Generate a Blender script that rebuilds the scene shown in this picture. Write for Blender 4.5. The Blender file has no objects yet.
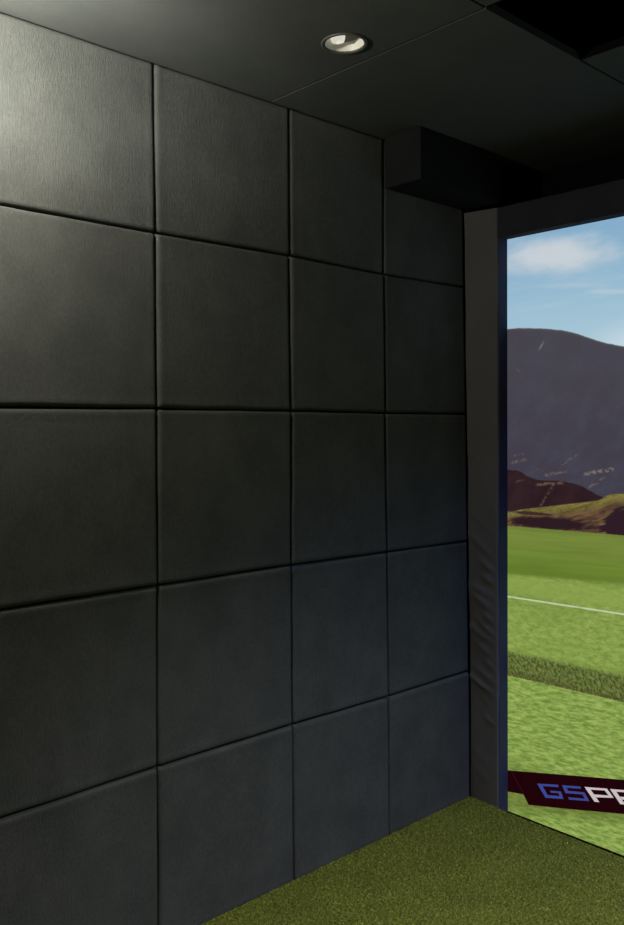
import bpy, bmesh, math, random
import numpy as np
from mathutils import Matrix, Vector
from mathutils.geometry import tessellate_polygon
random.seed(4); rng = np.random.default_rng(4)
SC = bpy.context.scene
COL = SC.collection

# ---------------------------------------------------------------- camera
# World: X = distance from the padded left wall, Y = towards the screen, Z up (metres).
cam_d = bpy.data.cameras.new('camera'); cam = bpy.data.objects.new('camera', cam_d); COL.objects.link(cam)
cam_d.sensor_fit = 'VERTICAL'; cam_d.sensor_height = 24.0; cam_d.lens = 24.0 * 872.9 / 925.0
cam_d.clip_start = 0.05; cam_d.clip_end = 60
R_ = Vector((0.684248, 0.729202, -0.008286)); U_ = Vector((-0.017663, 0.027932, 0.999454)); F_ = Vector((-0.729036, 0.683728, -0.031993))
m = Matrix((R_, U_, -F_)).transposed().to_4x4(); m.translation = Vector((2.52859, 0.0, 1.75576))
cam.matrix_world = m
SC.camera = cam

# ---------------------------------------------------------------- world, lamps, exposure
w = bpy.data.worlds.new('world'); SC.world = w; w.use_nodes = True
w.node_tree.nodes['Background'].inputs[0].default_value = (0.02, 0.022, 0.025, 1)
w.node_tree.nodes['Background'].inputs[1].default_value = 0.2
SC.view_settings.view_transform = 'Standard'; SC.view_settings.look = 'None'
SC.view_settings.exposure = 0.0; SC.view_settings.gamma = 1.0; SC.view_settings.use_curve_mapping = False

def lamp(name, kind, loc, power, col, size=.05, rot=(0, 0, 0), spot=None, blend=.6):
    d = bpy.data.lights.new(name, kind); d.energy = power; d.color = col
    if kind == 'AREA': d.size = size
    else: d.shadow_soft_size = size
    if spot: d.spot_size = math.radians(spot); d.spot_blend = blend
    o = bpy.data.objects.new(name, d); COL.objects.link(o); o.location = loc; o.rotation_euler = rot
    return o
WALL_LAMP = (0.34, 0.83, 2.74)
lamp('wall_lamp_light', 'POINT', WALL_LAMP, 64, (1.0, .97, .84), .045)
SPOT_AT, SPOT_TO = Vector((0.60, 0.72, 2.66)), Vector((0.04, 1.24, 3.02))
lamp('added_washer_light', 'SPOT', SPOT_AT, 95, (.97, 1.0, .90), .04, rot=(SPOT_TO - SPOT_AT).to_track_quat('-Z', 'Y').to_euler(), spot=84, blend=1)  # extra spot added beside the wall lamp to brighten upper wall and ceiling
lamp('turf_downlight', 'SPOT', (2.2, 1.75, 2.99), 500, (.97, .94, .80), .05, spot=112, blend=1)
lamp('turf_downlight', 'SPOT', (2.15, 3.0, 2.99), 330, (.27, .40, 1.0), .05, spot=124, blend=1)  # unseen lamp, coloured blue to cool the wall near the screen
lamp('room_downlight', 'SPOT', (3.2, -0.6, 2.99), 24, (1.0, .95, .88), .05, spot=110, blend=1)

# ---------------------------------------------------------------- helpers
def lin(c):
    return tuple(((v / 255) / 12.92 if v / 255 <= .04045 else ((v / 255 + .055) / 1.055) ** 2.4) for v in c) + (1,)

def tag(o, label=None, cat=None, group=None, kind=None):
    if label: o['label'] = label
    if cat: o['category'] = cat
    if group: o['group'] = group
    if kind: o['kind'] = kind
    return o

def mesh_obj(name, verts, faces, mat, parent=None, smooth=False, loc=None):
    me = bpy.data.meshes.new(name); me.from_pydata([tuple(v) for v in verts], [], faces); me.update()
    if smooth: me.shade_smooth()
    me.materials.append(mat)
    o = bpy.data.objects.new(name, me); COL.objects.link(o)
    if loc: o.location = loc
    if parent: o.parent = parent
    return o

def from_bm(name, bm, mat, parent=None, smooth=False):
    bmesh.ops.recalc_face_normals(bm, faces=bm.faces[:])
    me = bpy.data.meshes.new(name); bm.to_mesh(me); bm.free()
    if smooth: me.shade_smooth()
    for x in (mat if isinstance(mat, (list, tuple)) else [mat]): me.materials.append(x)
    o = bpy.data.objects.new(name, me); COL.objects.link(o)
    if parent: o.parent = parent
    return o

def box(bm, a, b, bev=0, seg=2):
    g = bmesh.ops.create_cube(bm, size=1)['verts']
    for v in g:
        v.co = Vector([a[i] + (v.co[i] + .5) * (b[i] - a[i]) for i in range(3)])
    if bev:
        es = list({e for v in g for e in v.link_edges})
        bmesh.ops.bevel(bm, geom=es, offset=bev, segments=seg, affect='EDGES', profile=.5)

def box_obj(name, a, b, mat, parent=None, bev=0, kind=None):
    bm = bmesh.new(); box(bm, a, b, bev); o = from_bm(name, bm, mat, parent)
    if kind: o['kind'] = kind
    return o

def lathe(bm, prof, n=48, origin=(0, 0, 0)):
    rings = []
    for r, z in prof:
        rings.append([bm.verts.new((origin[0] + r * math.cos(2 * math.pi * i / n), origin[1] + r * math.sin(2 * math.pi * i / n), origin[2] + z)) for i in range(n)])
    for a, b in zip(rings, rings[1:]):
        for i in range(n): bm.faces.new((a[i], a[(i + 1) % n], b[(i + 1) % n], b[i]))
    return rings

def empty(name, loc):
    o = bpy.data.objects.new(name, None); COL.objects.link(o); o.location = loc; o.empty_display_size = .1
    return o

class G:
    """small node graph helper"""
    def __init__(s, name):
        s.mat = bpy.data.materials.new(name); s.mat.use_nodes = True; s.nt = s.mat.node_tree
        s.nt.nodes.clear(); s.out = s.nt.nodes.new('ShaderNodeOutputMaterial')
        tc = s.nt.nodes.new('ShaderNodeTexCoord'); s.co = tc.outputs['Object']
    def link(s, a, b):
        if isinstance(a, (int, float)): b.default_value = a
        elif isinstance(a, tuple): b.default_value = a
        else: s.nt.links.new(a, b)
    def xyz(s):
        n = s.nt.nodes.new('ShaderNodeSeparateXYZ'); s.link(s.co, n.inputs[0]); return n.outputs[0], n.outputs[1], n.outputs[2]
    def m(s, op, a, b=0.0, c=None):
        n = s.nt.nodes.new('ShaderNodeMath'); n.operation = op; s.link(a, n.inputs[0]); s.link(b, n.inputs[1])
        if c is not None: s.link(c, n.inputs[2])
        return n.outputs[0]
    def vec(s, x, y, z):
        n = s.nt.nodes.new('ShaderNodeCombineXYZ'); s.link(x, n.inputs[0]); s.link(y, n.inputs[1]); s.link(z, n.inputs[2]); return n.outputs[0]
    def scale(s, k):
        n = s.nt.nodes.new('ShaderNodeMapping'); s.link(s.co, n.inputs[0]); n.inputs['Scale'].default_value = k; return n.outputs[0]
    def noise(s, vec, sc, det=4, rough=.6, dist=0):
        n = s.nt.nodes.new('ShaderNodeTexNoise'); s.link(vec, n.inputs['Vector'])
        n.inputs['Scale'].default_value = sc; n.inputs['Detail'].default_value = det; n.inputs['Roughness'].default_value = rough; n.inputs['Distortion'].default_value = dist
        return n.outputs[0]
    def sst(s, v, a, b):
        """smoothstep of v from a to b"""
        n = s.nt.nodes.new('ShaderNodeMapRange'); n.interpolation_type = 'SMOOTHSTEP'
        s.link(v, n.inputs[0]); s.link(a, n.inputs[1]); s.link(b, n.inputs[2]); n.inputs[3].default_value = 0; n.inputs[4].default_value = 1
        return n.outputs[0]
    def mix(s, f, a, b):
        n = s.nt.nodes.new('ShaderNodeMix'); n.data_type = 'RGBA'; s.link(f, n.inputs[0]); s.link(a, n.inputs[6]); s.link(b, n.inputs[7]); return n.outputs[2]
    def curve(s, x, pts, x0, x1, y0, y1):
        t = s.m('DIVIDE', s.m('SUBTRACT', x, x0), x1 - x0)
        n = s.nt.nodes.new('ShaderNodeFloatCurve'); s.link(t, n.inputs['Value']); c = n.mapping.curves[0]
        P = [((px - x0) / (x1 - x0), (py - y0) / (y1 - y0)) for px, py in pts]
        c.points[0].location = P[0]; c.points[1].location = P[-1]
        for p in P[1:-1]: c.points.new(*p)
        for p in c.points: p.handle_type = 'AUTO_CLAMPED'
        n.mapping.update()
        return s.m('ADD', s.m('MULTIPLY', n.outputs[0], y1 - y0), y0)
    def bump(s, h, st, d):
        n = s.nt.nodes.new('ShaderNodeBump'); s.link(h, n.inputs['Height']); n.inputs['Strength'].default_value = st; n.inputs['Distance'].default_value = d; return n.outputs[0]
    def pbr(s, col, rough=.9, normal=None, spec=.2, metal=0, sheen=0, emit=None, es=0):
        n = s.nt.nodes.new('ShaderNodeBsdfPrincipled'); s.link(col, n.inputs['Base Color']); n.inputs['Roughness'].default_value = rough
        n.inputs['Specular IOR Level'].default_value = spec; n.inputs['Metallic'].default_value = metal
        n.inputs['Sheen Weight'].default_value = sheen; n.inputs['Sheen Roughness'].default_value = .5
        if normal is not None: s.link(normal, n.inputs['Normal'])
        if emit: n.inputs['Emission Color'].default_value = emit; n.inputs['Emission Strength'].default_value = es
        s.link(n.outputs[0], s.out.inputs[0]); return s.mat

# ---------------------------------------------------------------- materials
def felt(name, a, b, bump=.5, sheen=0., spec=.15):
    g = G(name); oi = g.nt.nodes.new('ShaderNodeObjectInfo').outputs['Random']
    off = g.m('MULTIPLY', oi, 37.0)
    x, y, z = g.xyz()
    fib = g.noise(g.vec(g.m('ADD', g.m('MULTIPLY', x, 150.), off), g.m('MULTIPLY', y, 150.), g.m('MULTIPLY', z, 72.)), 1.0, 4, .7)
    fine = g.noise(g.scale((1, 1, .7)), 420., 2, .6)
    blot = g.noise(g.vec(g.m('ADD', x, off), y, g.m('MULTIPLY', z, .8)), 6., 4, .6)
    t = g.m('ADD', g.m('MULTIPLY', fib, .5), g.m('MULTIPLY', blot, .5))
    t = g.sst(t, .34, .66)
    h = g.m('ADD', g.m('MULTIPLY', fib, .6), g.m('MULTIPLY', fine, .6))
    n = g.bump(h, bump, .0035)
    return g.pbr(g.mix(t, a, b), .92, n, spec, sheen=sheen)
M_FELT = felt('charcoal_felt', (.043, .045, .042, 1), (.065, .066, .061, 1), 1.0)
M_BACK = felt('dark_backing', (.012, .012, .012, 1), (.016, .016, .016, 1), .2)
M_CEIL = felt('dark_ceiling_board', (.046, .049, .047, 1), (.057, .059, .056, 1), .3)
M_VOID = felt('black_void_lining', (.003, .003, .004, 1), (.004, .004, .005, 1), .1, spec=.02)
M_BEAM = felt('shade_dark_padding_cloth', (.013, .013, .017, 1), (.019, .018, .022, 1), .12, spec=.2)  # post cloth made darker: the beam's weaker light is in the colour
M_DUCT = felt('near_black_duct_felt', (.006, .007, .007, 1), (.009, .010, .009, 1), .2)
M_VINYL = felt('dark_grey_padding_cloth', (.062, .060, .062, 1), (.074, .071, .073, 1), .12, spec=.3)
M_BLUELIT = felt('screenlit_padding_cloth', (.026, .029, .060, 1), (.031, .034, .072, 1), .12, spec=.3)  # dark post cloth with the screen's blue light put into the colour
def plain(name, col, rough=.5, spec=.4, metal=0, emit=None, es=0):
    g = G(name); n = g.noise(g.co, 60., 3)
    c2 = tuple(v * .93 for v in col[:3]) + (1,)
    return g.pbr(g.mix(n, c2, col), rough, g.bump(n, .05, .001), spec, metal, emit=emit, es=es)
M_WHITE = plain('white_lamp_enamel', (.75, .74, .70, 1), .35)
M_REFL = plain('lamp_reflector', (.66, .64, .58, 1), .5, .4, 0)
M_BULB = plain('dim_lamp_glass', (.85, .83, .78, 1), .3, emit=(1, .93, .82, 1), es=.6)
M_BAFFLE = plain('grey_lamp_baffle', (.16, .155, .13, 1), .5)
M_RING = plain('charcoal_lamp_trim', (.07, .07, .065, 1), .5)
M_GLOBE = plain('lit_lamp_glass', (.9, .9, .85, 1), .3, emit=(1, .97, .85, 1), es=6)
M_BLACKM = plain('black_metal', (.02, .02, .02, 1), .4)
M_BLACKV = plain('black_screen_border', (.012, .012, .013, 1), .8, .1)

def turf_mat(name, k):
    g = G(name)
    a = g.noise(g.scale((1, 1, 0)), 95., 3, .7); b = g.noise(g.scale((1, 1, 0)), 5., 3, .5); c = g.noise(g.co, 900., 1, .5)
    t = g.m('ADD', g.m('MULTIPLY', a, .65), g.m('ADD', g.m('MULTIPLY', b, .10), g.m('MULTIPLY', c, .25)))
    t = g.sst(t, .38, .62)
    A = (.070 * k, .085 * k, .010 * k, 1); B = (.25 * k, .265 * k, .042 * k, 1)
    return g.pbr(g.mix(t, A, B), .75, g.bump(a, .4, .003), .12)
M_TURF = turf_mat('turf_backing', .45)
M_BLADE = turf_mat('turf_blades', 1.0)

# ---------------------------------------------------------------- the room
ZC = 3.019; YS = 3.475; XR = 4.2; YB = -2.2; YF = 3.75
box_obj('floor', (-.15, YB, -.25), (XR, YF, -.16), M_BACK, kind='structure')
box_obj('wall_left', (-.15, YB, -.16), (-.035, YF, 3.4), M_BACK, kind='structure')
box_obj('wall_right', (XR, YB, -.25), (XR + .1, YF, 3.4), M_FELT, kind='structure')
box_obj('wall_back', (-.15, YB - .1, -.25), (XR + .1, YB, 3.4), M_FELT, kind='structure')
box_obj('wall_front', (-.15, YF, -.25), (XR + .1, YF + .1, 3.4), M_VOID, kind='structure')

# ceiling: felt boards with narrow joints and one open bay, closed above by a dark deck
HX, HX2, HY0, HY1 = .966, 3.0, 2.187, 2.725
LX, LY, LR = .52, 2.043, .0705         # recessed downlight opening
def ceiling():
    bm = bmesh.new(); j = .0035
    xs = [-.035, HX, HX2, XR]; ys0 = [YB, -.25, .97, HY0, HY1, YF]
    for i in range(3):
        ys = ys0 if i else ys0[:4] + [YF]
        for k in range(len(ys) - 1):
            if i == 1 and ys[k] == HY0: continue
            a = (xs[i] + j * (i > 0), ys[k] + j * (k > 0)); b = (xs[i + 1] - j * (i < 2), ys[k + 1] - j * (ys[k + 1] < YF))
            if a[0] < LX < b[0] and a[1] < LY < b[1]:
                # board with a round hole for the downlight
                n = 48; bot = []; top = []
                for q in range(n):
                    t = 2 * math.pi * q / n; bot.append(bm.verts.new((LX + LR * math.cos(t), LY + LR * math.sin(t), ZC))); top.append(bm.verts.new((LX + LR * math.cos(t), LY + LR * math.sin(t), ZC + .024)))
                out = []
                for q in range(n):
                    t = 2 * math.pi * q / n; dx, dy = math.cos(t), math.sin(t); s = 1e9
                    if dx > 1e-9: s = min(s, (b[0] - LX) / dx)
                    if dx < -1e-9: s = min(s, (a[0] - LX) / dx)
                    if dy > 1e-9: s = min(s, (b[1] - LY) / dy)
                    if dy < -1e-9: s = min(s, (a[1] - LY) / dy)
                    out.append((LX + s * dx, LY + s * dy))
                cor = [(b[0], b[1]), (a[0], b[1]), (a[0], a[1]), (b[0], a[1])]
                ob = [bm.verts.new((*p, ZC)) for p in out]
                for q in range(n):
                    r = (q + 1) % n; poly = [bot[q], ob[q]]
                    t0 = math.atan2(out[q][1] - LY, out[q][0] - LX) % (2 * math.pi); t1 = math.atan2(out[r][1] - LY, out[r][0] - LX) % (2 * math.pi)
                    if t1 < t0: t1 += 2 * math.pi
                    for cx, cy in cor:
                        tc = math.atan2(cy - LY, cx - LX) % (2 * math.pi)
                        if t0 + 1e-6 < tc < t1 - 1e-6 or t0 + 1e-6 < tc + 2 * math.pi < t1 - 1e-6: poly.append(bm.verts.new((cx, cy, ZC)))
                    bm.faces.new(poly + [ob[r], bot[r]])
                    bm.faces.new((bot[q], bot[r], top[r], top[q]))
                # rim of the board
                c0 = [bm.verts.new((x, y, ZC)) for x, y in cor]; c1 = [bm.verts.new((x, y, ZC + .024)) for x, y in cor]
                for q in range(4): bm.faces.new((c0[q], c0[(q + 1) % 4], c1[(q + 1) % 4], c1[q]))
            else:
                box(bm, (*a, ZC), (*b, ZC + .024), .002, 1)
    o = from_bm('ceiling', bm, M_CEIL); o['kind'] = 'structure'
ceiling()
box_obj('ceiling', (-.15, YB, 3.40), (XR + .1, YF, 3.48), M_VOID, kind='structure')
# thin edge strips around the open bay
bm = bmesh.new()
box(bm, (HX - .004, HY0, ZC - .004), (HX + .003, HY1, ZC + .023), .001, 1)
o = from_bm('trim_1', bm, M_CEIL); o['kind'] = 'structure'
bm = bmesh.new(); box(bm, (HX + .005, HY1 - .004, ZC - .001), (HX2, HY1 + .003, ZC + .024), .001, 1); box(bm, (HX + .005, HY0 - .003, ZC - .001), (HX2, HY0 + .004, ZC + .024), .001, 1)
o = from_bm('trim_3', bm, M_VOID); o['kind'] = 'structure'
# boxed-in duct in the top corner of the padded wall
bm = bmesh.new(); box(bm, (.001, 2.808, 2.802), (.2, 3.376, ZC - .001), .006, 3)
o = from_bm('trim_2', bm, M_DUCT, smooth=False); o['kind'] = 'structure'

# ---------------------------------------------------------------- padded wall panels
seam_z = [('T', 3.015), ('A', None), ('B', None), ('C', None), ('D', None), ('F', .0)]
SX = {  # (y, z) of the joints, column by column, read down the wall
 'T': [(1.050, 3.014), (1.660, 3.014), (2.269, 3.014), (2.805, 3.014), (3.362, 3.014)],
 'A': [(1.046, 2.447), (1.658, 2.444), (2.267, 2.448), (2.806, 2.440), (3.371, 2.447)],
 'B': [(1.043, 1.845), (1.655, 1.849), (2.266, 1.848), (2.811, 1.846), (3.384, 1.847)],
 'C': [(1.040, 1.239), (1.647, 1.243), (2.261, 1.246), (2.817, 1.242), (3.391, 1.239)],
 'D': [(1.036, .609), (1.637, .617), (2.260, .617), (2.822, .609), (3.403, .608)],
 'F': [(1.034, -.014), (1.632, -.014), (2.261, -.014), (2.824, -.014), (3.409, -.014)]}
def panel_mesh(c00, c10, c11, c01, seed):
    """cloth-wrapped foam pad: c00 bottom-left, c10 bottom-right, c11 top-right, c01 top-left as (y, z)"""
    r = np.random.default_rng(seed)
    gap = .0026
    def axis(n=26):
        e = [0, .0035, .009, .016, .026, .045]
        mid = np.linspace(.08, .92, n - 2 * len(e))
        return np.array(e + list(mid) + [1 - v for v in reversed(e)])
    u = axis(); v = axis(); n = len(u)
    ph = r.uniform(0, 6.28, 12); am = r.uniform(.3, 1, 12)
    tilt = r.uniform(-.0015, .0015, 2)
    def wob(t, k): return .0011 * sum(am[k + i] * math.sin((4 + 5 * i) * t + ph[k + i]) for i in range(3)) * math.sin(math.pi * t) ** .5
    V = []; F = []
    for j, b in enumerate(v):
        for i, a in enumerate(u):
            y = (1 - a) * (1 - b) * c00[0] + a * (1 - b) * c10[0] + a * b * c11[0] + (1 - a) * b * c01[0]
            z = (1 - a) * (1 - b) * c00[1] + a * (1 - b) * c10[1] + a * b * c11[1] + (1 - a) * b * c01[1]
            y += (1 - 2 * a) * gap + wob(b, 0) * (1 - a) + wob(b, 3) * a * .5
            z += (1 - 2 * b) * gap + wob(a, 6) * (1 - b) + wob(a, 9) * b * .5
            d = min(a, 1 - a) * .6, min(b, 1 - b) * .6
            def rnd(q, R=.011): return 0 if q >= R else -(R - math.sqrt(max(R * R - (R - q) ** 2, 0)))
            x = rnd(d[0]) + rnd(d[1]); x = max(x, -.014)
            x += tilt[0] * (a - .5) * 2 + tilt[1] * (b - .5) * 2
            x += .0012 * math.sin(3.1 * a + ph[0]) * math.sin(2.7 * b + ph[1]) - .002
            # the cloth lifts a little right beside the folded edge
            for q in d: x += .0016 * math.exp(-((q - .016) / .007) ** 2)
            V.append((x, y, z))
    for j in range(n - 1):
        for i in range(n - 1):
            F.append((j * n + i, j * n + i + 1, (j + 1) * n + i + 1, (j + 1) * n + i))
    rim = [i for i in range(n)] + [j * n + n - 1 for j in range(1, n)] + [(n - 1) * n + i for i in range(n - 2, -1, -1)] + [j * n for j in range(n - 2, 0, -1)]
    base = len(V)
    for k in rim: V.append((-.034, V[k][1], V[k][2]))
    L = len(rim)
    for k in range(L): F.append((rim[(k + 1) % L], rim[k], base + k, base + (k + 1) % L))
    F.append(tuple(base + k for k in range(L)))
    return V, F
rows = ['T', 'A', 'B', 'C', 'D', 'F']
rown = ['top row', 'second row from top', 'middle row', 'fourth row from top', 'bottom row on turf']
coln = ['at left edge of photo', 'second column from left', 'third column from left', 'beside screen post']
look = [['brightly lit grey felt panel', 'dim grey felt panel', 'dark felt panel', 'near-black felt panel under duct'],
        ['softly lit grey felt panel', 'charcoal felt panel', 'dark charcoal felt panel', 'dark bluish felt panel'],
        ['charcoal felt panel', 'charcoal felt panel', 'dark charcoal felt panel', 'dark bluish felt panel'],
        ['dark olive-grey felt panel', 'charcoal felt panel', 'dark charcoal felt panel', 'dark bluish felt panel'],
        ['dark olive-grey felt panel', 'dark felt panel', 'dark bluish felt panel', 'dark navy felt panel']]
for r in range(5):
    for c in range(4):
        T, B = SX[rows[r]], SX[rows[r + 1]]
        tl, tr, br, bl = T[c], T[c + 1], B[c + 1], B[c]
        V, F = panel_mesh(bl, br, tr, tl, r * 7 + c)
        if r == 0 and c == 3: pass
        cy, cz = (tl[0] + br[0]) / 2, (tl[1] + br[1]) / 2
        V = [(x, y - cy, z - cz) for x, y, z in V]
        o = mesh_obj('felt_panel', V, F, M_FELT, smooth=True, loc=(0, cy, cz))
        tag(o, look[r][c] + ', ' + rown[r] + ', ' + coln[c], 'wall panel', 'square felt panels on the left wall')

# the wall goes on in the same padding behind the viewpoint
V = []; F = []
for r in range(5):
    for c in range(6):
        y1 = 1.040 - c * .61; y0 = max(y1 - .61, YB)
        if y1 - y0 < .1: continue
        z1 = SX[rows[r]][0][1]; z0 = SX[rows[r + 1]][0][1]
        v, f = panel_mesh((y0, z0), (y1, z0), (y1, z1), (y0, z1), 100 + r * 7 + c)
        F += [tuple(k + len(V) for k in q) for q in f]; V += v
mesh_obj('wall_left', V, F, M_FELT, smooth=True)['kind'] = 'structure'

# ---------------------------------------------------------------- simulator enclosure
def pad_column(name, outline, zs, disp, mat, parent, horizontal=False):
    """outline: closed (p, q) loop swept along the third axis; disp(k, s) moves each point outwards"""
    n = len(outline); P = np.array(outline); N = np.roll(P, -1, 0) - np.roll(P, 1, 0); N = np.stack([N[:, 1], -N[:, 0]], 1); N /= np.linalg.norm(N, axis=1)[:, None] + 1e-9
    V = []; F = []
    for s in zs:
        for k in range(n):
            d, sx, sy = disp(P[k], N[k], s); p = P[k] + N[k] * d + np.array([sx, sy])
            V.append((s, p[0], p[1]) if horizontal else (p[0], p[1], s))
    for j in range(len(zs) - 1):
        for k in range(n): F.append((j * n + k, j * n + (k + 1) % n, (j + 1) * n + (k + 1) % n, (j + 1) * n + k))
    F.append(tuple(range(n))[::-1]); F.append(tuple((len(zs) - 1) * n + k for k in range(n)))
    o = mesh_obj(name, V, F, mat, parent, smooth=False)
    me = o.data
    bm = bmesh.new(); bm.from_mesh(me); bmesh.ops.recalc_face_normals(bm, faces=bm.faces[:]); bm.to_mesh(me); bm.free(); me.shade_smooth()
    return o
def rounded(x0, y0, x1, y1, r, nf=14, na=5):
    pts = []
    for (cx, cy, a0), (ex, ey) in zip([(x1 - r, y0 + r, -90), (x1 - r, y1 - r, 0), (x0 + r, y1 - r, 90), (x0 + r, y0 + r, 180)], [(0, 0)] * 4):
        for i in range(na + 1):
            a = math.radians(a0 + 90 * i / na); pts.append((cx + r * math.cos(a), cy + r * math.sin(a)))
    out = []
    for i, p in enumerate(pts):
        out.append(p); q = pts[(i + 1) % len(pts)]; L = math.dist(p, q)
        if L > .03:
            for k in range(1, nf): out.append((p[0] + (q[0] - p[0]) * k / nf, p[1] + (q[1] - p[1]) * k / nf))
    return out
enc = empty('simulator_enclosure', (2.1, 3.44, 0))
tag(enc, 'dark padded frame enclosure around the big golf screen, beside the felt wall', 'screen enclosure')
def rel(o):
    o.parent = enc; o.matrix_parent_inverse = Matrix.Translation(-Vector(enc.location)); return o
YP = 3.393
phs = rng.uniform(0, 6.28, 30)
def post_disp(P, N, z):
    x, y = P; lean = 0.0
    if N[1] < -.5 or y < YP + .012:   # face turned to the room
        t = max(0, min(1, x / .17)); lean = (YP - 3.357 - (3.41 - 3.357) * (1 - z / 2.8)) * (1 - t)   # slack cloth leans out at the top by the wall
        wr = 0
        for i, (zc, am, wd, sl) in enumerate(WR):
            u = z - zc + (x - .085) * sl
            wr += am * math.exp(-(u / wd) ** 2) * math.exp(-((x - (.06 + .06 * math.sin(i * 2.3) ** 2)) / (.045 + .02 * math.cos(i * 1.7))) ** 2)
        wr += .0012 * math.sin(z * 7 + phs[0] + x * 20) + .0008 * math.sin(z * 17 + phs[1] - x * 30)
        return wr, 0, -lean
    return .0008 * math.sin(z * 5 + phs[2]), 0, 0
WR = []
z = 1.62
while z > .35:
    dens = 1 if .55 < z < 1.3 else .45
    WR.append((z, random.uniform(.006, .012) * dens * random.choice([1, 1, .7]), random.uniform(.012, .02), random.uniform(.35, .85)))
    z -= random.uniform(.042, .075) * (1 if dens == 1 else 1.6)
for z_ in (2.45, 2.2, 1.95, 1.8, .2, .12): WR.append((z_, .0016, .03, .6))
zs = list(np.linspace(-.155, 2.79, 345))
def mirror(o):
    for v in o.data.vertices: v.co.x = 4.2 - v.co.x
    o.data.flip_normals()
for side in (0, 1):
    p = pad_column('post_padding', rounded(.002, YP, .168, 3.466, .010), zs, post_disp, M_VINYL, None); 
    e = box_obj('screenlit_post_side', (.1685, YP + .008, -.155), (.1715, 3.468, 2.66), M_BLUELIT, bev=.001)  # thin sheet that carries the painted blue screen light
    if side: mirror(p); mirror(e)
    rel(p); rel(e); 
    e['label'] = 'inner side of the post with blue screen light in its colour'
def beam_disp(P, N, x):
    y, z = P
    if y < YP + .012:
        d = .0012 * math.sin(x * 9 + phs[5]) * math.sin((z - 2.6) * 20)
        for i in range(26):
            xc = .3 + i * .14 + .05 * math.sin(phs[i % 30]); d += .0045 * abs(math.sin(phs[(i * 3) % 30])) * math.exp(-((x - xc - (z - 2.7) * .15 * math.sin(phs[i])) / .016) ** 2)
        return d, 0, 0
    return 0, 0, 0
bo = [(a, b) for a, b in rounded(YP, 2.653, 3.466, 2.79, .008)]
b_ = pad_column('beam_padding', bo, list(np.linspace(.174, 4.026, 700)), beam_disp, M_BEAM, None, horizontal=True); rel(b_)
bm = bmesh.new(); box(bm, (.03, 3.50, -.16), (.08, 3.55, 2.70), .004); box(bm, (4.12, 3.50, -.16), (4.17, 3.55, 2.70), .004); box(bm, (.03, 3.50, 2.70), (4.17, 3.55, 2.75), .004)
rel(from_bm('frame', bm, M_BLACKM))

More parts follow.
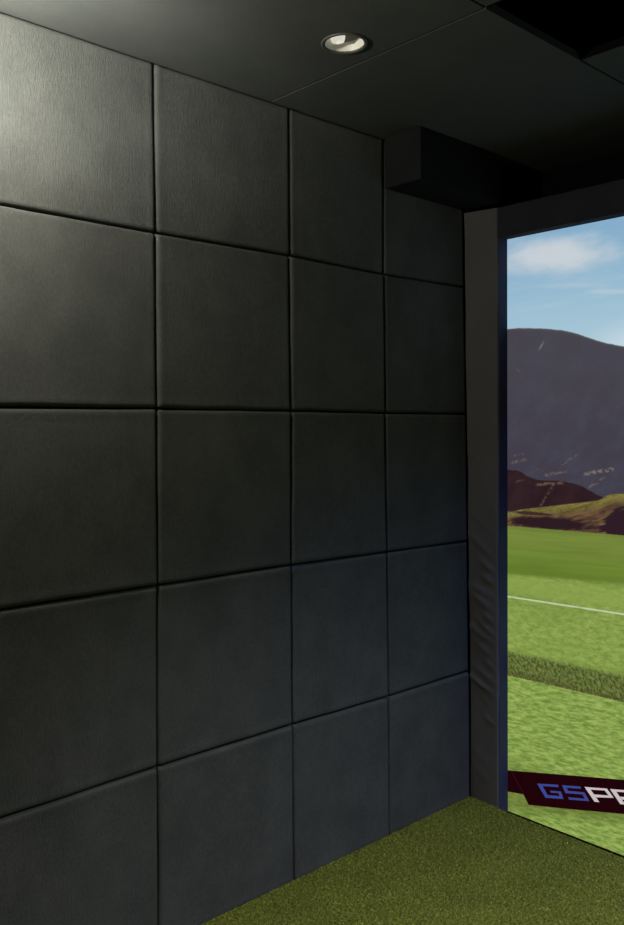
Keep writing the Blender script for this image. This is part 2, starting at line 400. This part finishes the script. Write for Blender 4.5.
# ---------------------------------------------------------------- the projected picture on the impact screen
def picture():
    g = G('projected_golf_course'); x, y, z = g.xyz()
    L = lin
    def gt(v, e, s=.004): return g.sst(v, g.m('SUBTRACT', e, s), g.m('ADD', e, s))      # 1 above the line e
    hi = g.noise(g.vec(x, 0.0, z), 90., 3, .7)
    # sky
    t = g.sst(z, 2.05, 2.70)
    sky = g.mix(t, L((166, 199, 214)), L((132, 172, 201)))
    cirr = g.noise(g.vec(g.m('MULTIPLY', x, 1.2), 0.0, g.m('ADD', g.m('MULTIPLY', z, 9.0), g.m('MULTIPLY', x, -.8))), 2.2, 4, .55)
    sky = g.mix(g.m('MULTIPLY', g.sst(cirr, .46, .72), .24), sky, L((186, 206, 217)))
    # low white haze towards the right, above the ridge
    hz = g.m('MULTIPLY', g.sst(x, .50, .80), g.m('SUBTRACT', 1.0, g.sst(z, 2.10, 2.26)))
    sky = g.mix(g.m('MULTIPLY', hz, .8), sky, L((205, 219, 228)))
    # main cloud, lens shaped, plus others further right
    cl = None
    for cx, cz, rx, rz, am in [(.42, 2.545, .35, .105, .95), (.20, 2.535, .20, .06, .5), (.50, 2.40, .26, .016, .2), (.70, 2.35, .16, .014, .35), (1.35, 2.50, .35, .07, .8), (2.2, 2.56, .5, .05, .7), (3.2, 2.45, .45, .08, .8)]:
        wn = g.noise(g.vec(g.m('MULTIPLY', x, 2.5), 0.0, g.m('MULTIPLY', z, 6.5)), 2.4, 5, .6)
        dx = g.m('DIVIDE', g.m('SUBTRACT', x, cx), rx); dz = g.m('DIVIDE', g.m('SUBTRACT', g.m('ADD', z, g.m('MULTIPLY', g.m('SUBTRACT', x, cx), .12)), cz), rz)
        d = g.m('SQRT', g.m('ADD', g.m('MULTIPLY', dx, dx), g.m('MULTIPLY', dz, dz)))
        d = g.m('ADD', d, g.m('MULTIPLY', g.m('SUBTRACT', wn, .5), .9))
        f = g.m('MULTIPLY', g.m('SUBTRACT', 1.0, g.sst(d, .25, 1.1)), am)
        cl = f if cl is None else g.m('MAXIMUM', cl, f)
    col = g.mix(cl, sky, L((200, 208, 214)))
    # far mountain
    rid = g.curve(x, [(.1, 2.236), (.17, 2.241), (.239, 2.239), (.32, 2.230), (.401, 2.219), (.487, 2.200), (.573, 2.169), (.644, 2.142), (.699, 2.126), (.744, 2.114), (1.0, 2.04), (1.5, 1.95), (2.1, 2.05), (2.8, 2.2), (3.4, 2.12), (4.1, 2.0)], .1, 4.1, 1.4, 2.4)
    rid = g.m('ADD', rid, g.m('MULTIPLY', g.m('SUBTRACT', g.noise(g.vec(x, 0.0, 0.0), 25., 4, .6), .5), .008))
    mt = g.mix(g.sst(z, 1.5, 2.2), L((64, 60, 73)), L((70, 67, 76)))
    mn = g.noise(g.vec(g.m('ADD', x, g.m('MULTIPLY', z, -.4)), 0.0, z), 7., 6, .62)
    mt = g.mix(g.m('MULTIPLY', g.sst(mn, .40, .68), .55), mt, L((72, 74, 86)))
    mt = g.mix(g.m('MULTIPLY', g.sst(hi, .52, .75), .25), mt, L((84, 76, 78)))
    # pale edge along the crest
    crest = g.m('SUBTRACT', 1.0, g.sst(g.m('SUBTRACT', rid, z), .0, .014))
    mt = g.mix(g.m('MULTIPLY', crest, .45), mt, L((98, 88, 82)))
    # pale rocky streaks low down on the mountain: (x0,z0,x1,z1,width,strength)
    wx = g.m('MULTIPLY', g.m('SUBTRACT', g.noise(g.vec(x, 3.0, z), 28., 4, .65), .5), .035)
    def streak(base, a, b, wd, am, c, brk=.42):
        dx, dz = b[0] - a[0], b[1] - a[1]; LL = math.hypot(dx, dz); ux, uz = dx / LL, dz / LL
        X = g.m('SUBTRACT', x, a[0]); Z = g.m('SUBTRACT', g.m('ADD', z, wx), a[1])
        s = g.m('ADD', g.m('MULTIPLY', X, ux), g.m('MULTIPLY', Z, uz)); q = g.m('ABSOLUTE', g.m('SUBTRACT', g.m('MULTIPLY', Z, ux), g.m('MULTIPLY', X, uz)))
        f = g.m('MULTIPLY', g.m('SUBTRACT', 1.0, g.sst(q, wd * .2, wd)), g.m('MULTIPLY', g.sst(s, -.01, .02), g.m('SUBTRACT', 1.0, g.sst(s, LL - .02, LL + .01))))
        f = g.m('MULTIPLY', f, g.sst(g.noise(g.vec(x, 7.0, z), 60., 3, .6), brk - .02, brk + .16))
        return g.mix(g.m('MULTIPLY', f, am * .62), base, c)
    tan = L((132, 116, 104))
    mt = streak(mt, (.185, 1.612), (.27, 1.633), .010, .8, tan)
    mt = streak(mt, (.19, 1.645), (.26, 1.66), .007, .45, tan)
    mt = streak(mt, (.30, 1.60), (.36, 1.585), .007, .5, tan)
    mt = streak(mt, (.36, 1.56), (.48, 1.585), .009, .7, tan)
    mt = streak(mt, (.44, 1.60), (.53, 1.66), .009, .6, tan)
    mt = streak(mt, (.56, 1.572), (.705, 1.60), .010, 1.0, L((150, 134, 116)))
    mt = streak(mt, (.56, 1.50), (.66, 1.56), .009, .7, tan)
    mt = streak(mt, (.335, 2.13), (.360, 2.165), .006, .9, L((150, 138, 130)), .3)
    mt = streak(mt, (.20, 2.07), (.24, 2.03), .009, .5, L((110, 98, 94)))
    col = g.mix(gt(z, rid, .003), mt, col)
    # nearer dark maroon hill
    nr = g.curve(x, [(.1, 1.60), (.165, 1.584), (.224, 1.579), (.27, 1.558), (.31, 1.545), (.349, 1.539), (.426, 1.540), (.47, 1.536), (.522, 1.528), (.58, 1.506), (.645, 1.478), (.684, 1.470), (.9, 1.42), (1.6, 1.45), (2.4, 1.52), (3.2, 1.47), (4.1, 1.5)], .1, 4.1, 1.2, 1.8)
    nr = g.m('ADD', nr, g.m('MULTIPLY', g.m('SUBTRACT', g.noise(g.vec(x, 0.0, 0.0), 40., 4, .6), .5), .010))
    hc = g.mix(g.sst(mn, .35, .65), L((42, 27, 33)), L((50, 33, 37)))
    hc = streak(hc, (.335, 1.41), (.405, 1.515), .010, .75, L((112, 84, 72)))
    hc = streak(hc, (.32, 1.520), (.46, 1.530), .010, .9, L((124, 100, 78)), .36)
    hc = streak(hc, (.21, 1.525), (.26, 1.540), .008, .6, L((112, 84, 70)))
    col = g.mix(gt(z, nr, .003), hc, col)
    # grassy brown bank
    bt = g.curve(x, [(.1, 1.385), (.164, 1.386), (.25, 1.401), (.338, 1.415), (.48, 1.437), (.594, 1.455), (.635, 1.463), (.655, 1.475), (.675, 1.487), (.746, 1.494), (1.1, 1.46), (1.8, 1.40), (2.6, 1.43), (3.4, 1.40), (4.1, 1.42)], .1, 4.1, 1.2, 1.6)
    bn = g.noise(g.vec(g.m('MULTIPLY', x, .55), 0.0, g.m('ADD', g.m('MULTIPLY', z, 2.4), g.m('MULTIPLY', x, -.75))), 14., 6, .65, .6)
    bk = g.mix(g.sst(bn, .40, .60), L((64, 42, 42)), L((112, 88, 60)))
    dtop = g.m('SUBTRACT', bt, z)
    gr = g.m('SUBTRACT', 1.0, g.sst(g.m('ADD', dtop, g.m('MULTIPLY', g.m('SUBTRACT', bn, .5), .12)), .012, .055))
    bk = g.mix(gr, bk, g.mix(g.sst(g.m('ADD', g.m('MULTIPLY', bn, .75), g.m('MULTIPLY', hi, .25)), .38, .60), L((88, 76, 44)), L((134, 124, 64))))
    # dark hollow under the bank and dark knoll on the right
    def blob(base, cx, cz, rx, rz, c, soft=.25, rot=0.0):
        X = g.m('SUBTRACT', x, cx); Z = g.m('SUBTRACT', g.m('ADD', z, g.m('MULTIPLY', X, rot)), cz)
        d = g.m('SQRT', g.m('ADD', g.m('POWER', g.m('ABSOLUTE', g.m('DIVIDE', X, rx)), 2.0), g.m('POWER', g.m('ABSOLUTE', g.m('DIVIDE', Z, rz)), 2.0)))
        d = g.m('ADD', d, g.m('MULTIPLY', g.m('SUBTRACT', bn, .5), 1.1))
        return g.mix(g.m('SUBTRACT', 1.0, g.sst(d, 1 - soft, 1 + soft)), base, c)
    bk = blob(bk, .38, 1.345, .20, .030, L((44, 28, 34)))
    bk = blob(bk, .30, 1.385, .10, .008, L((62, 42, 40)))
    bk = blob(bk, .80, 1.345, .155, .088, L((46, 29, 38)), .06)
    bk = blob(bk, 1.5, 1.35, .30, .05, L((46, 29, 38)), .1)
    col = g.mix(gt(z, bt, .003), bk, col)
    # fairway
    far = g.mix(g.sst(z, 1.12, 1.31), L((104, 128, 47)), L((116, 133, 60)))
    st = g.noise(g.vec(g.m('MULTIPLY', x, .45), 0.0, g.m('ADD', g.m('MULTIPLY', z, 7.), g.m('MULTIPLY', x, -.20))), 5., 3, .5)
    far = g.mix(g.m('MULTIPLY', g.sst(st, .42, .68), .5), far, L((92, 112, 44)))
    st2 = g.noise(g.vec(g.m('MULTIPLY', x, .35), 0.0, g.m('ADD', g.m('MULTIPLY', z, 16.), g.m('MULTIPLY', x, -.3))), 4., 3, .5)
    far = g.mix(g.m('MULTIPLY', g.sst(st2, .45, .7), .35), far, L((122, 146, 62)))
    mn2 = g.noise(g.vec(g.m('MULTIPLY', x, .45), 0.0, z), 55., 5, .72)
    str_ = g.noise(g.vec(g.m('MULTIPLY', x, .24), 0.0, g.m('ADD', z, g.m('MULTIPLY', x, -.06))), 70., 6, .70, .2)
    big = g.noise(g.vec(g.m('MULTIPLY', x, .5), 0.0, g.m('MULTIPLY', z, 2.2)), 4., 3, .5)
    mid = g.mix(g.sst(mn2, .30, .70), L((108, 134, 56)), L((150, 171, 88)))
    mid = g.mix(g.m('MULTIPLY', g.sst(big, .42, .62), .35), mid, L((112, 136, 62)))
    mid = g.mix(g.m('MULTIPLY', g.sst(str_, .50, .68), .35), mid, L((150, 172, 90)))
    e1 = g.m('ADD', g.m('ADD', 1.080, g.m('MULTIPLY', x, .05)), g.m('MULTIPLY', g.m('SUBTRACT', st, .5), .012))
    grass = g.mix(gt(z, e1, .010), mid, far)
    grass = g.mix(g.m('MULTIPLY', g.m('MULTIPLY', g.sst(z, 1.08, 1.11), g.m('SUBTRACT', 1.0, g.sst(z, 1.11, 1.16))), .35), grass, L((84, 104, 36)))
    # upper part of the light turf is smoother
    grass = g.mix(g.m('MULTIPLY', g.m('MULTIPLY', g.sst(z, .99, 1.02), g.m('SUBTRACT', 1.0, g.sst(z, 1.07, 1.10))), .55), grass, L((138, 160, 78)))
    # chalk line
    ln = g.m('SUBTRACT', 1.0, g.sst(g.m('ABSOLUTE', g.m('SUBTRACT', z, .9835)), .0018, .0052))
    lw = g.sst(g.noise(g.vec(x, 0.0, 0.0), 12., 2, .5), .25, .5)
    grass = g.mix(g.m('MULTIPLY', ln, g.m('ADD', .30, g.m('MULTIPLY', lw, .5))), grass, L((206, 216, 184)))
    # lower lawn with long streaks
    low = g.mix(g.sst(str_, .36, .64), L((100, 130, 56)), L((158, 180, 94)))
    low = g.mix(g.m('MULTIPLY', g.sst(mn2, .45, .7), .38), low, L((126, 146, 68)))
    low = g.mix(g.m('MULTIPLY', g.sst(g.noise(g.vec(g.m('MULTIPLY', x, .5), 5.0, z), 16., 4, .6), .52, .7), .30), low, L((112, 132, 54)))
    # rough strip
    rt = g.m('ADD', .722, g.m('MULTIPLY', g.m('SUBTRACT', g.noise(g.vec(x, 0.0, 0.0), 70., 3, .6), .5), .03))
    rb = g.m('ADD', .608, g.m('MULTIPLY', g.m('SUBTRACT', g.noise(g.vec(x, 4.0, 0.0), 60., 3, .6), .5), .02))
    rn = g.noise(g.vec(g.m('ADD', x, g.m('MULTIPLY', z, .3)), 0.0, g.m('MULTIPLY', z, .75)), 75., 4, .7)
    rc = g.mix(g.sst(rn, .36, .66), L((58, 70, 30)), L((120, 132, 70)))
    rc = g.mix(g.m('MULTIPLY', g.m('SUBTRACT', 1.0, g.sst(z, .612, .645)), g.sst(hi, .38, .60)), rc, L((78, 74, 40)))
    grass = g.mix(gt(z, rt, .014), rc, grass)
    grass = g.mix(gt(z, rb, .004), low, grass)
    fe = g.m('ADD', 1.3185, g.m('MULTIPLY', g.m('SUBTRACT', hi, .5), .005))
    col = g.mix(gt(z, fe, .003), grass, col)
    # banner's soft shadow, painted into the pictured grass below it
    sh = g.m('MULTIPLY', g.sst(g.m('SUBTRACT', z, g.m('MULTIPLY', x, .225)), -.115, -.05), g.m('SUBTRACT', 1.0, g.sst(z, .12, .25)))
    col = g.mix(g.m('MULTIPLY', sh, .55), col, L((78, 88, 30)))
    e = g.nt.nodes.new('ShaderNodeEmission'); g.link(col, e.inputs[0]); e.inputs[1].default_value = 1.0
    g.link(e.outputs[0], g.out.inputs[0]); return g.mat
def glow(name, c, c2=None):
    g = G(name); n = g.noise(g.co, 40., 2); e = g.nt.nodes.new('ShaderNodeEmission')
    g.link(g.mix(n, lin(c), lin(c2 or c)), e.inputs[0]); g.link(e.outputs[0], g.out.inputs[0]); return g.mat
def flat(name, polys, y, mat, parent, th=.0006):
    bm = bmesh.new()
    for p in polys:
        a = [bm.verts.new((x, y, z)) for x, z in p]; b = [bm.verts.new((x, y - th, z)) for x, z in p]
        for t in tessellate_polygon([[Vector((x, z, 0)) for x, z in p]]): bm.faces.new([a[k] for k in t]); bm.faces.new([b[k] for k in t])
        for i in range(len(p)): bm.faces.new((a[i], a[(i + 1) % len(p)], b[(i + 1) % len(p)], b[i]))
    return from_bm(name, bm, mat, parent)
scr = empty('impact_screen', (2.1, YS, 0))
tag(scr, 'large golf impact screen showing a green fairway, dark mountain and blue sky', 'screen')
def onscr(o):
    o.parent = scr; o.matrix_parent_inverse = Matrix.Translation(-Vector(scr.location)); return o
PIC = [(.160, 2.72), (4.04, 2.72), (4.04, -.065), (.80, -.055), (.45, -.048), (.160, -.042)]
onscr(flat('projected_picture', [PIC], YS + .006, picture(), None, .006))
onscr(box_obj('screen_border', (.150, YS + .0065, -.14), (4.05, YS + .012, 2.75), M_BLACKV))
YB1 = YS - .0005
ban = onscr(flat('picture_banner', [[(.160, .1515), (.522, .2275), (.75, .274), (1.55, .445), (1.62, .375), (1.60, .315), (.751, .127), (.493, .068), (.281, .022), (.253, .0635), (.160, .0500)]], YB1, glow('banner_maroon', (27, 2, 7), (34, 5, 10)), None))
ban['label'] = 'dark maroon banner with the lettering in the picture'
onscr(flat('banner_fold', [[(.186, .1535), (.189, .1545), (.257, .0655), (.254, .0645)]], YB1 - .0007, glow('fold_line', (54, 20, 22)), None))
Gp = [(.327, .136), (.436, .162), (.439, .152), (.355, .133), (.382, .099), (.444, .112), (.438, .124), (.399, .115), (.394, .123), (.45, .135), (.463, .105), (.371, .083)]
Sp = [(.456, .166), (.546, .186), (.55, .177), (.478, .161), (.486, .149), (.566, .166), (.59, .134), (.492, .111), (.486, .120), (.569, .138), (.557, .154), (.473, .135)]
Pp = [[(.567, .191), (.588, .195), (.638, .144), (.615, .139)], [(.588, .195), (.673, .214), (.663, .203), (.595, .187)], [(.673, .214), (.704, .183), (.682, .186), (.663, .203)], [(.704, .183), (.623, .161), (.613, .171), (.682, .186)]]
dR = (.120, .026)
Rp = [[(x + dR[0], z + dR[1]) for x, z in p] for p in Pp] + [[(.765, .193), (.790, .199), (.838, .186), (.811, .181)]]
dO = (.248, .053)
Op = [[(.567 + dO[0], .191 + dO[1]), (.673 + dO[0], .214 + dO[1]), (.663 + dO[0], .203 + dO[1]), (.595 + dO[0], .187 + dO[1])],
      [(.673 + dO[0], .214 + dO[1]), (.721 + dO[0], .163 + dO[1]), (.694 + dO[0], .168 + dO[1]), (.663 + dO[0], .203 + dO[1])],
      [(.721 + dO[0], .163 + dO[1]), (.615 + dO[0], .139 + dO[1]), (.628 + dO[0], .153 + dO[1]), (.694 + dO[0], .168 + dO[1])],
      [(.615 + dO[0], .139 + dO[1]), (.567 + dO[0], .191 + dO[1]), (.595 + dO[0], .187 + dO[1]), (.628 + dO[0], .153 + dO[1])]]
MB_, MW_ = glow('lettering_blue', (50, 64, 138), (64, 78, 150)), glow('lettering_white', (206, 196, 198), (192, 184, 188))
for ps, mt in (([Gp], MB_), ([Sp], MB_), (Pp, MW_), (Rp, MW_), (Op, MW_)):
    l = onscr(flat('letter', ps, YB1 - .0007, mt, None)); l['label'] = 'blue block letter' if mt is MB_ else 'white block letter'

# ---------------------------------------------------------------- turf
EDGE = [(0.0, 3.404), (.17, 3.387), (.226, 3.378), (.80, 3.352), (1.6, 3.352), (4.2, 3.352)]
V = []
for x, y in EDGE: V.append((x, y))
loop = [(-.001, YB)] + [(XR, YB)] + V[::-1]
loop[-1] = (-.001, 3.404)
n = len(loop)
vv = [(x, y, 0) for x, y in loop] + [(x, y, -.16) for x, y in loop]
ff = [tuple(range(n)), tuple(range(2 * n - 1, n - 1, -1))] + [(i, i + n, (i + 1) % n + n, (i + 1) % n) for i in range(n)]
o = mesh_obj('floor', vv, ff, M_TURF); o['kind'] = 'structure'
bm = bmesh.new(); bm.from_mesh(o.data); bmesh.ops.recalc_face_normals(bm, faces=bm.faces[:]); bm.to_mesh(o.data); bm.free()
def blades():
    def area(x0, x1, y0, y1, dens):
        k = int((x1 - x0) * (y1 - y0) * dens); return np.stack([rng.uniform(x0, x1, k), rng.uniform(y0, y1, k)], 1)
    P = area(.003, 4.19, YB, 3.404, 32000)
    lim = np.interp(P[:, 0], [e[0] for e in EDGE], [e[1] for e in EDGE]) - .004; P = P[P[:, 1] < lim]
    k = len(P); h = rng.uniform(.003, .0085, k); a = rng.uniform(0, 6.283, k); wd = rng.uniform(.0013, .0022, k)
    la = rng.uniform(0, 6.283, k); ln = rng.uniform(0, .007, k)
    d = np.stack([np.cos(a), np.sin(a)], 1) * wd[:, None]; l = np.stack([np.cos(la), np.sin(la)], 1) * ln[:, None]
    co = np.zeros((k, 3, 3), np.float32)
    co[:, 0, :2] = P - d; co[:, 1, :2] = P + d; co[:, 2, :2] = P + l; co[:, 2, 2] = h
    co[:, :, 0] = np.maximum(co[:, :, 0], .0005)
    me = bpy.data.meshes.new('artificial_grass'); me.vertices.add(3 * k); me.vertices.foreach_set('co', co.ravel())
    me.loops.add(3 * k); me.loops.foreach_set('vertex_index', np.arange(3 * k, dtype=np.int32))
    me.polygons.add(k); me.polygons.foreach_set('loop_start', np.arange(0, 3 * k, 3, dtype=np.int32)); me.polygons.foreach_set('loop_total', np.full(k, 3, np.int32))
    me.update(); me.validate(); me.materials.append(M_BLADE)
    o = bpy.data.objects.new('artificial_grass', me); COL.objects.link(o)
    tag(o, 'short green artificial grass pile covering the floor in front of the screen', 'artificial grass', kind='stuff')
blades()

# ---------------------------------------------------------------- ceiling lamps
def downlight():
    t = empty('recessed_downlight', (LX, LY, ZC)); t.scale = (1.26, 1.26, 1.1)
    tag(t, 'small round white recessed downlight in the dark ceiling', 'ceiling light')
    bm = bmesh.new(); lathe(bm, [(.052, .002), (.050, -.0015), (.052, -.004), (.058, -.005), (.0600, -.0035), (.061, -.0005), (.056, -.0003), (.052, .002)])
    from_bm('trim_ring', bm, M_RING, t, True)
    bm = bmesh.new(); lathe(bm, [(.0522, .0), (.0515, .004), (.048, .014), (.0425, .024), (.0435, .026), (.0545, .026), (.0545, .001), (.0522, .0)])
    from_bm('reflector', bm, M_REFL, t, True)
    bm = bmesh.new(); lathe(bm, [(.0425, .0245), (.040, .06), (.0005, .062), (.0005, .066), (.044, .066), (.044, .0265), (.0425, .0245)])
    from_bm('baffle', bm, M_BAFFLE, t, True)
    bm = bmesh.new(); lathe(bm, [(.0005, .006), (.010, .0065), (.0165, .010), (.019, .018), (.019, .06), (.0005, .06)], 32)
    b = from_bm('bulb', bm, M_BULB, t, True); b.location = (-.018, -.006, 0)
downlight()
# round globe lamp hanging just beyond the top left corner of the view: the lamp that brightens the wall
t = empty('globe_lamp', (WALL_LAMP[0], WALL_LAMP[1], ZC))
tag(t, 'small lit globe lamp on a short black stem under the ceiling by the felt wall', 'ceiling light')
bm = bmesh.new(); lathe(bm, [(.0005, 0), (.06, 0), (.06, -.012), (.052, -.020), (.0005, -.022)]); from_bm('canopy', bm, M_BLACKM, t, True)
bm = bmesh.new(); lathe(bm, [(.008, -.02), (.008, -.10), (.022, -.105), (.022, -.130), (.0005, -.130)], 24); from_bm('stem', bm, M_BLACKM, t, True)
bm = bmesh.new(); lathe(bm, [(.020, -.128)] + [(.05 * math.sin(a), -.170 + .045 * math.cos(a)) for a in np.linspace(.45, 1.45, 9)], 32); from_bm('lamp_shade', bm, M_GLOBE, t, True)
# added spotlight head beside it, put in to brighten the wall and ceiling
t = empty('added_spotlight', (SPOT_AT.x, SPOT_AT.y, ZC))
tag(t, 'added small black adjustable spotlight under the ceiling turned to the felt wall', 'ceiling light')
bm = bmesh.new(); lathe(bm, [(.0005, 0), (.045, 0), (.045, -.015), (.009, -.018), (.009, -.335), (.0005, -.335)], 24); from_bm('stem', bm, M_BLACKM, t, True)
bm = bmesh.new(); lathe(bm, [(.0005, .11), (.030, .105), (.038, .09), (.040, .008), (.043, .004), (.043, .0), (.036, .0), (.034, .06), (.0005, .062)], 32)
h = from_bm('lamp_head', bm, M_BLACKM, t, True); q = (SPOT_TO - SPOT_AT).to_track_quat('-Z', 'Y'); h.rotation_mode = 'QUATERNION'; h.rotation_quaternion = q; h.location = Vector((0, 0, SPOT_AT.z - ZC)) + q @ Vector((0, 0, .004))
